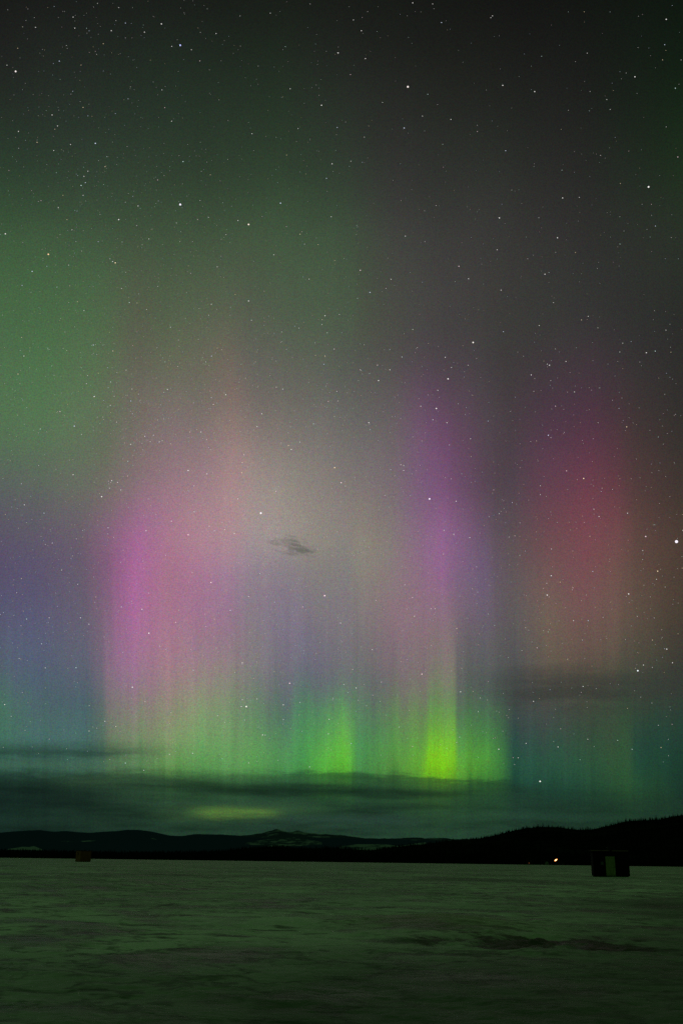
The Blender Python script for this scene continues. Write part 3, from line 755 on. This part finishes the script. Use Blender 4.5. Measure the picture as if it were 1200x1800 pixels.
MED = """284,42,2.4 594,93,2.4 565,185,2.4 168,252,2.6b 302,213,1.8 443,235,1.8 322,284,2t 493,357,2.6b 209,386,2.6 243,362,2 10,411,2.6 57,477,2.4b 203,462,2.8o 214,507,1.6 437,529,2.4
571,555,2.2 148,546,1.7 583.5,288,2.2 582,381,1.8 143,326,2.2t 148,310,1.8 185,293,1.8o 155,301,1.8 103,365,1.8 382,469,1.8 262,420,1.8 300,575,1.6 367,554,1.6 442,563,1.7 121,466,1.6 127,404,1.6 33,231,1.9 92,202,1.9
710,225,2.4b 725,5,2 642,103,2 883,150,2.3 939,161,2.3 1170,34,2.3 1115,135,2.4 792,210,1.9 742,204,1.7 888,265,2b 1186,155,1.9t 988,348,2.3 877,383,2.6 712,415,2 979,418,2.3 873,439,1.8 633,475,2.3p 650,514,2.3b
687,491,1.8 806,468,2.2p 823,490,2 957,482,2.2 880,510,2 1033,556,1.8 884,583,1.9b 947,572,1.8 725,579,1.7 972,532,1.6 331,940,2.9p 331,827,2.6 364,833,2.2 179,873,2.7 207,848,1.9 257,933,2.2 371,1024,2.8p 250,1071,2.3
262,1113,2.9 109,1002,1.8 137,1027,1.7 87,1086,1.8 142,1086,2 309,1094,2.2p 425,831,2.2o 418,877,2.2 395,931,2.1p 368,925,2 412,938,2.2 588,822,2.8o 599.5,848.5,2.8p 512,790,2.3 507,783,2.2o 527,777,1.9 452,750,2 131,749,2.5b
166,697,2.5 230,781,2 255,767,2 270,765,1.8 205,742,1.7 426,1165,2 457,1008,1.7 787,666,3.1 665,669,2.5 685,650,2 766.5,718,2.9 739,714,2 785,743,2 648,743,2.4 709,827,2 793,646,1.8 769,686,1.9 965,642,2.4 933,659,2.2
1009,689,1.9 963,765,2.4b 1025,841,2.8o 1135,620,2.3 801,881,2.1 780,932,1.8 797,939,2 825,945,2 877,903,1.7 779,974,1.7 1134,943,2.8p 1102,902,2 1052,908,2 1043,895,1.7 1155,1004,2.6o 968,1012,2.3 961,1046,2.6 1104,1044,2.7
711,1028,1.8 728,1083,2 764,1070,1.8 757,1070,1.7 802,1105,1.9o 1033,1091,1.9b 1171,1141,2.4 741,1185,2.7p 654,1142,1.9 809,1216,2.1 1130,1169,1.9 1181,1165,2 604,1203,1.8 840,1251,1.6 876,1317,2.2 980,1313,1.9 910,1332,1.7
802,1305,1.5 701,1278,1.6 1110,1317,1.7t 426,1230,1.9 233,1208,2.6 509,1201,2.8p 204,1277,1.8 157,1285,1.7 466,1292,1.7 298,1326,1.7 383,1258,1.6 437,1341,1.7 544,1348,1.8 577,1290,1.8 253,1354,1.7 395,1270,1.4 80,1174,1.8
340,1178,1.7 725,768,1.5 635,54,2 621,35,1.7 196,54,2 129,30,1.7 63,48,1.7 380,59,1.8 285,158,1.6 510,156,1.8 524,226,1.6 865,28,1.8 862,31,1.6 760,7,1.6 475,23,1.6 559,430,1.6o 633,650,1.7 575,585,1.6 640,241,1.5 672,180,1.5"""
sv, sf, sc_ = [], [], []
def star(x, y, sz, c, b):
    p = pdir(x, y) * SR; r = sz * 0.5 / FPX * SR
    k = len(sv)
    p = p + Vector((0, 0, CAM_H))
    for a in ((1,0,0),(-1,0,0),(0,1,0),(0,-1,0),(0,0,1),(0,0,-1)):
        sv.append(p + Vector(a) * r); sc_.append((c[0] * b, c[1] * b, c[2] * b, 1))
    for t in ((0,2,4),(2,1,4),(1,3,4),(3,0,4),(2,0,5),(1,2,5),(3,1,5),(0,3,5)):
        sf.append(tuple(k + i for i in t))
KC = {'b': BLU, 'o': ORG, 'p': PNK, 't': TEA}
for tok in MED.split():
    c = WHT
    if tok[-1] in KC: c = KC[tok[-1]]; tok = tok[:-1]
    x, y, s_ = map(float, tok.split(','))
    star(x, y, s_ * 0.9, c, 0.38 + 0.22 * s_)
cnt = 0
while cnt < 4600:
    x, y = random.uniform(-260, 1460), random.uniform(-260, 1345)
    dens = 0.42
    dens += 0.58 * math.exp(-(((x - 190 - 0.25 * (y - 300)) / 190) ** 2)) * (1 if y < 800 else 0.4)
    if y > 1150: dens *= 0.5
    if y < 260: dens *= 0.55
    if x > 650 and y < 600: dens *= 0.6
    if random.random() > dens: continue
    cnt += 1
    mag = random.paretovariate(2.5)
    s_ = min(2.0, 0.85 + 0.33 * mag)
    c = random.choice([WHT, WHT, WHT, WHT, BLU, TEA, ORG, PNK])
    star(x, y, s_ * 0.8, c, min(0.7, 0.10 + 0.14 * mag) * random.uniform(0.6, 1.3) + (0.28 if y > 600 else 0.03))
ms = bpy.data.materials.new('faint starlight'); ms.use_nodes = True
nt = ms.node_tree; nt.nodes.clear(); q = G(nt)
at_ = q.new('ShaderNodeAttribute', attribute_name='starcol'); e = q.new('ShaderNodeEmission'); nt.links.new(at_.outputs['Color'], e.inputs[0])
om = q.new('ShaderNodeOutputMaterial'); nt.links.new(e.outputs[0], om.inputs[0]); ms.cycles.emission_sampling = 'NONE'
so = link_mesh('faint_stars', sv, sf, ms)
ca = so.data.color_attributes.new('starcol', 'FLOAT_COLOR', 'POINT')
ca.data.foreach_set('color', np.array(sc_, dtype=np.float32).ravel())
props(so, kind='stuff')
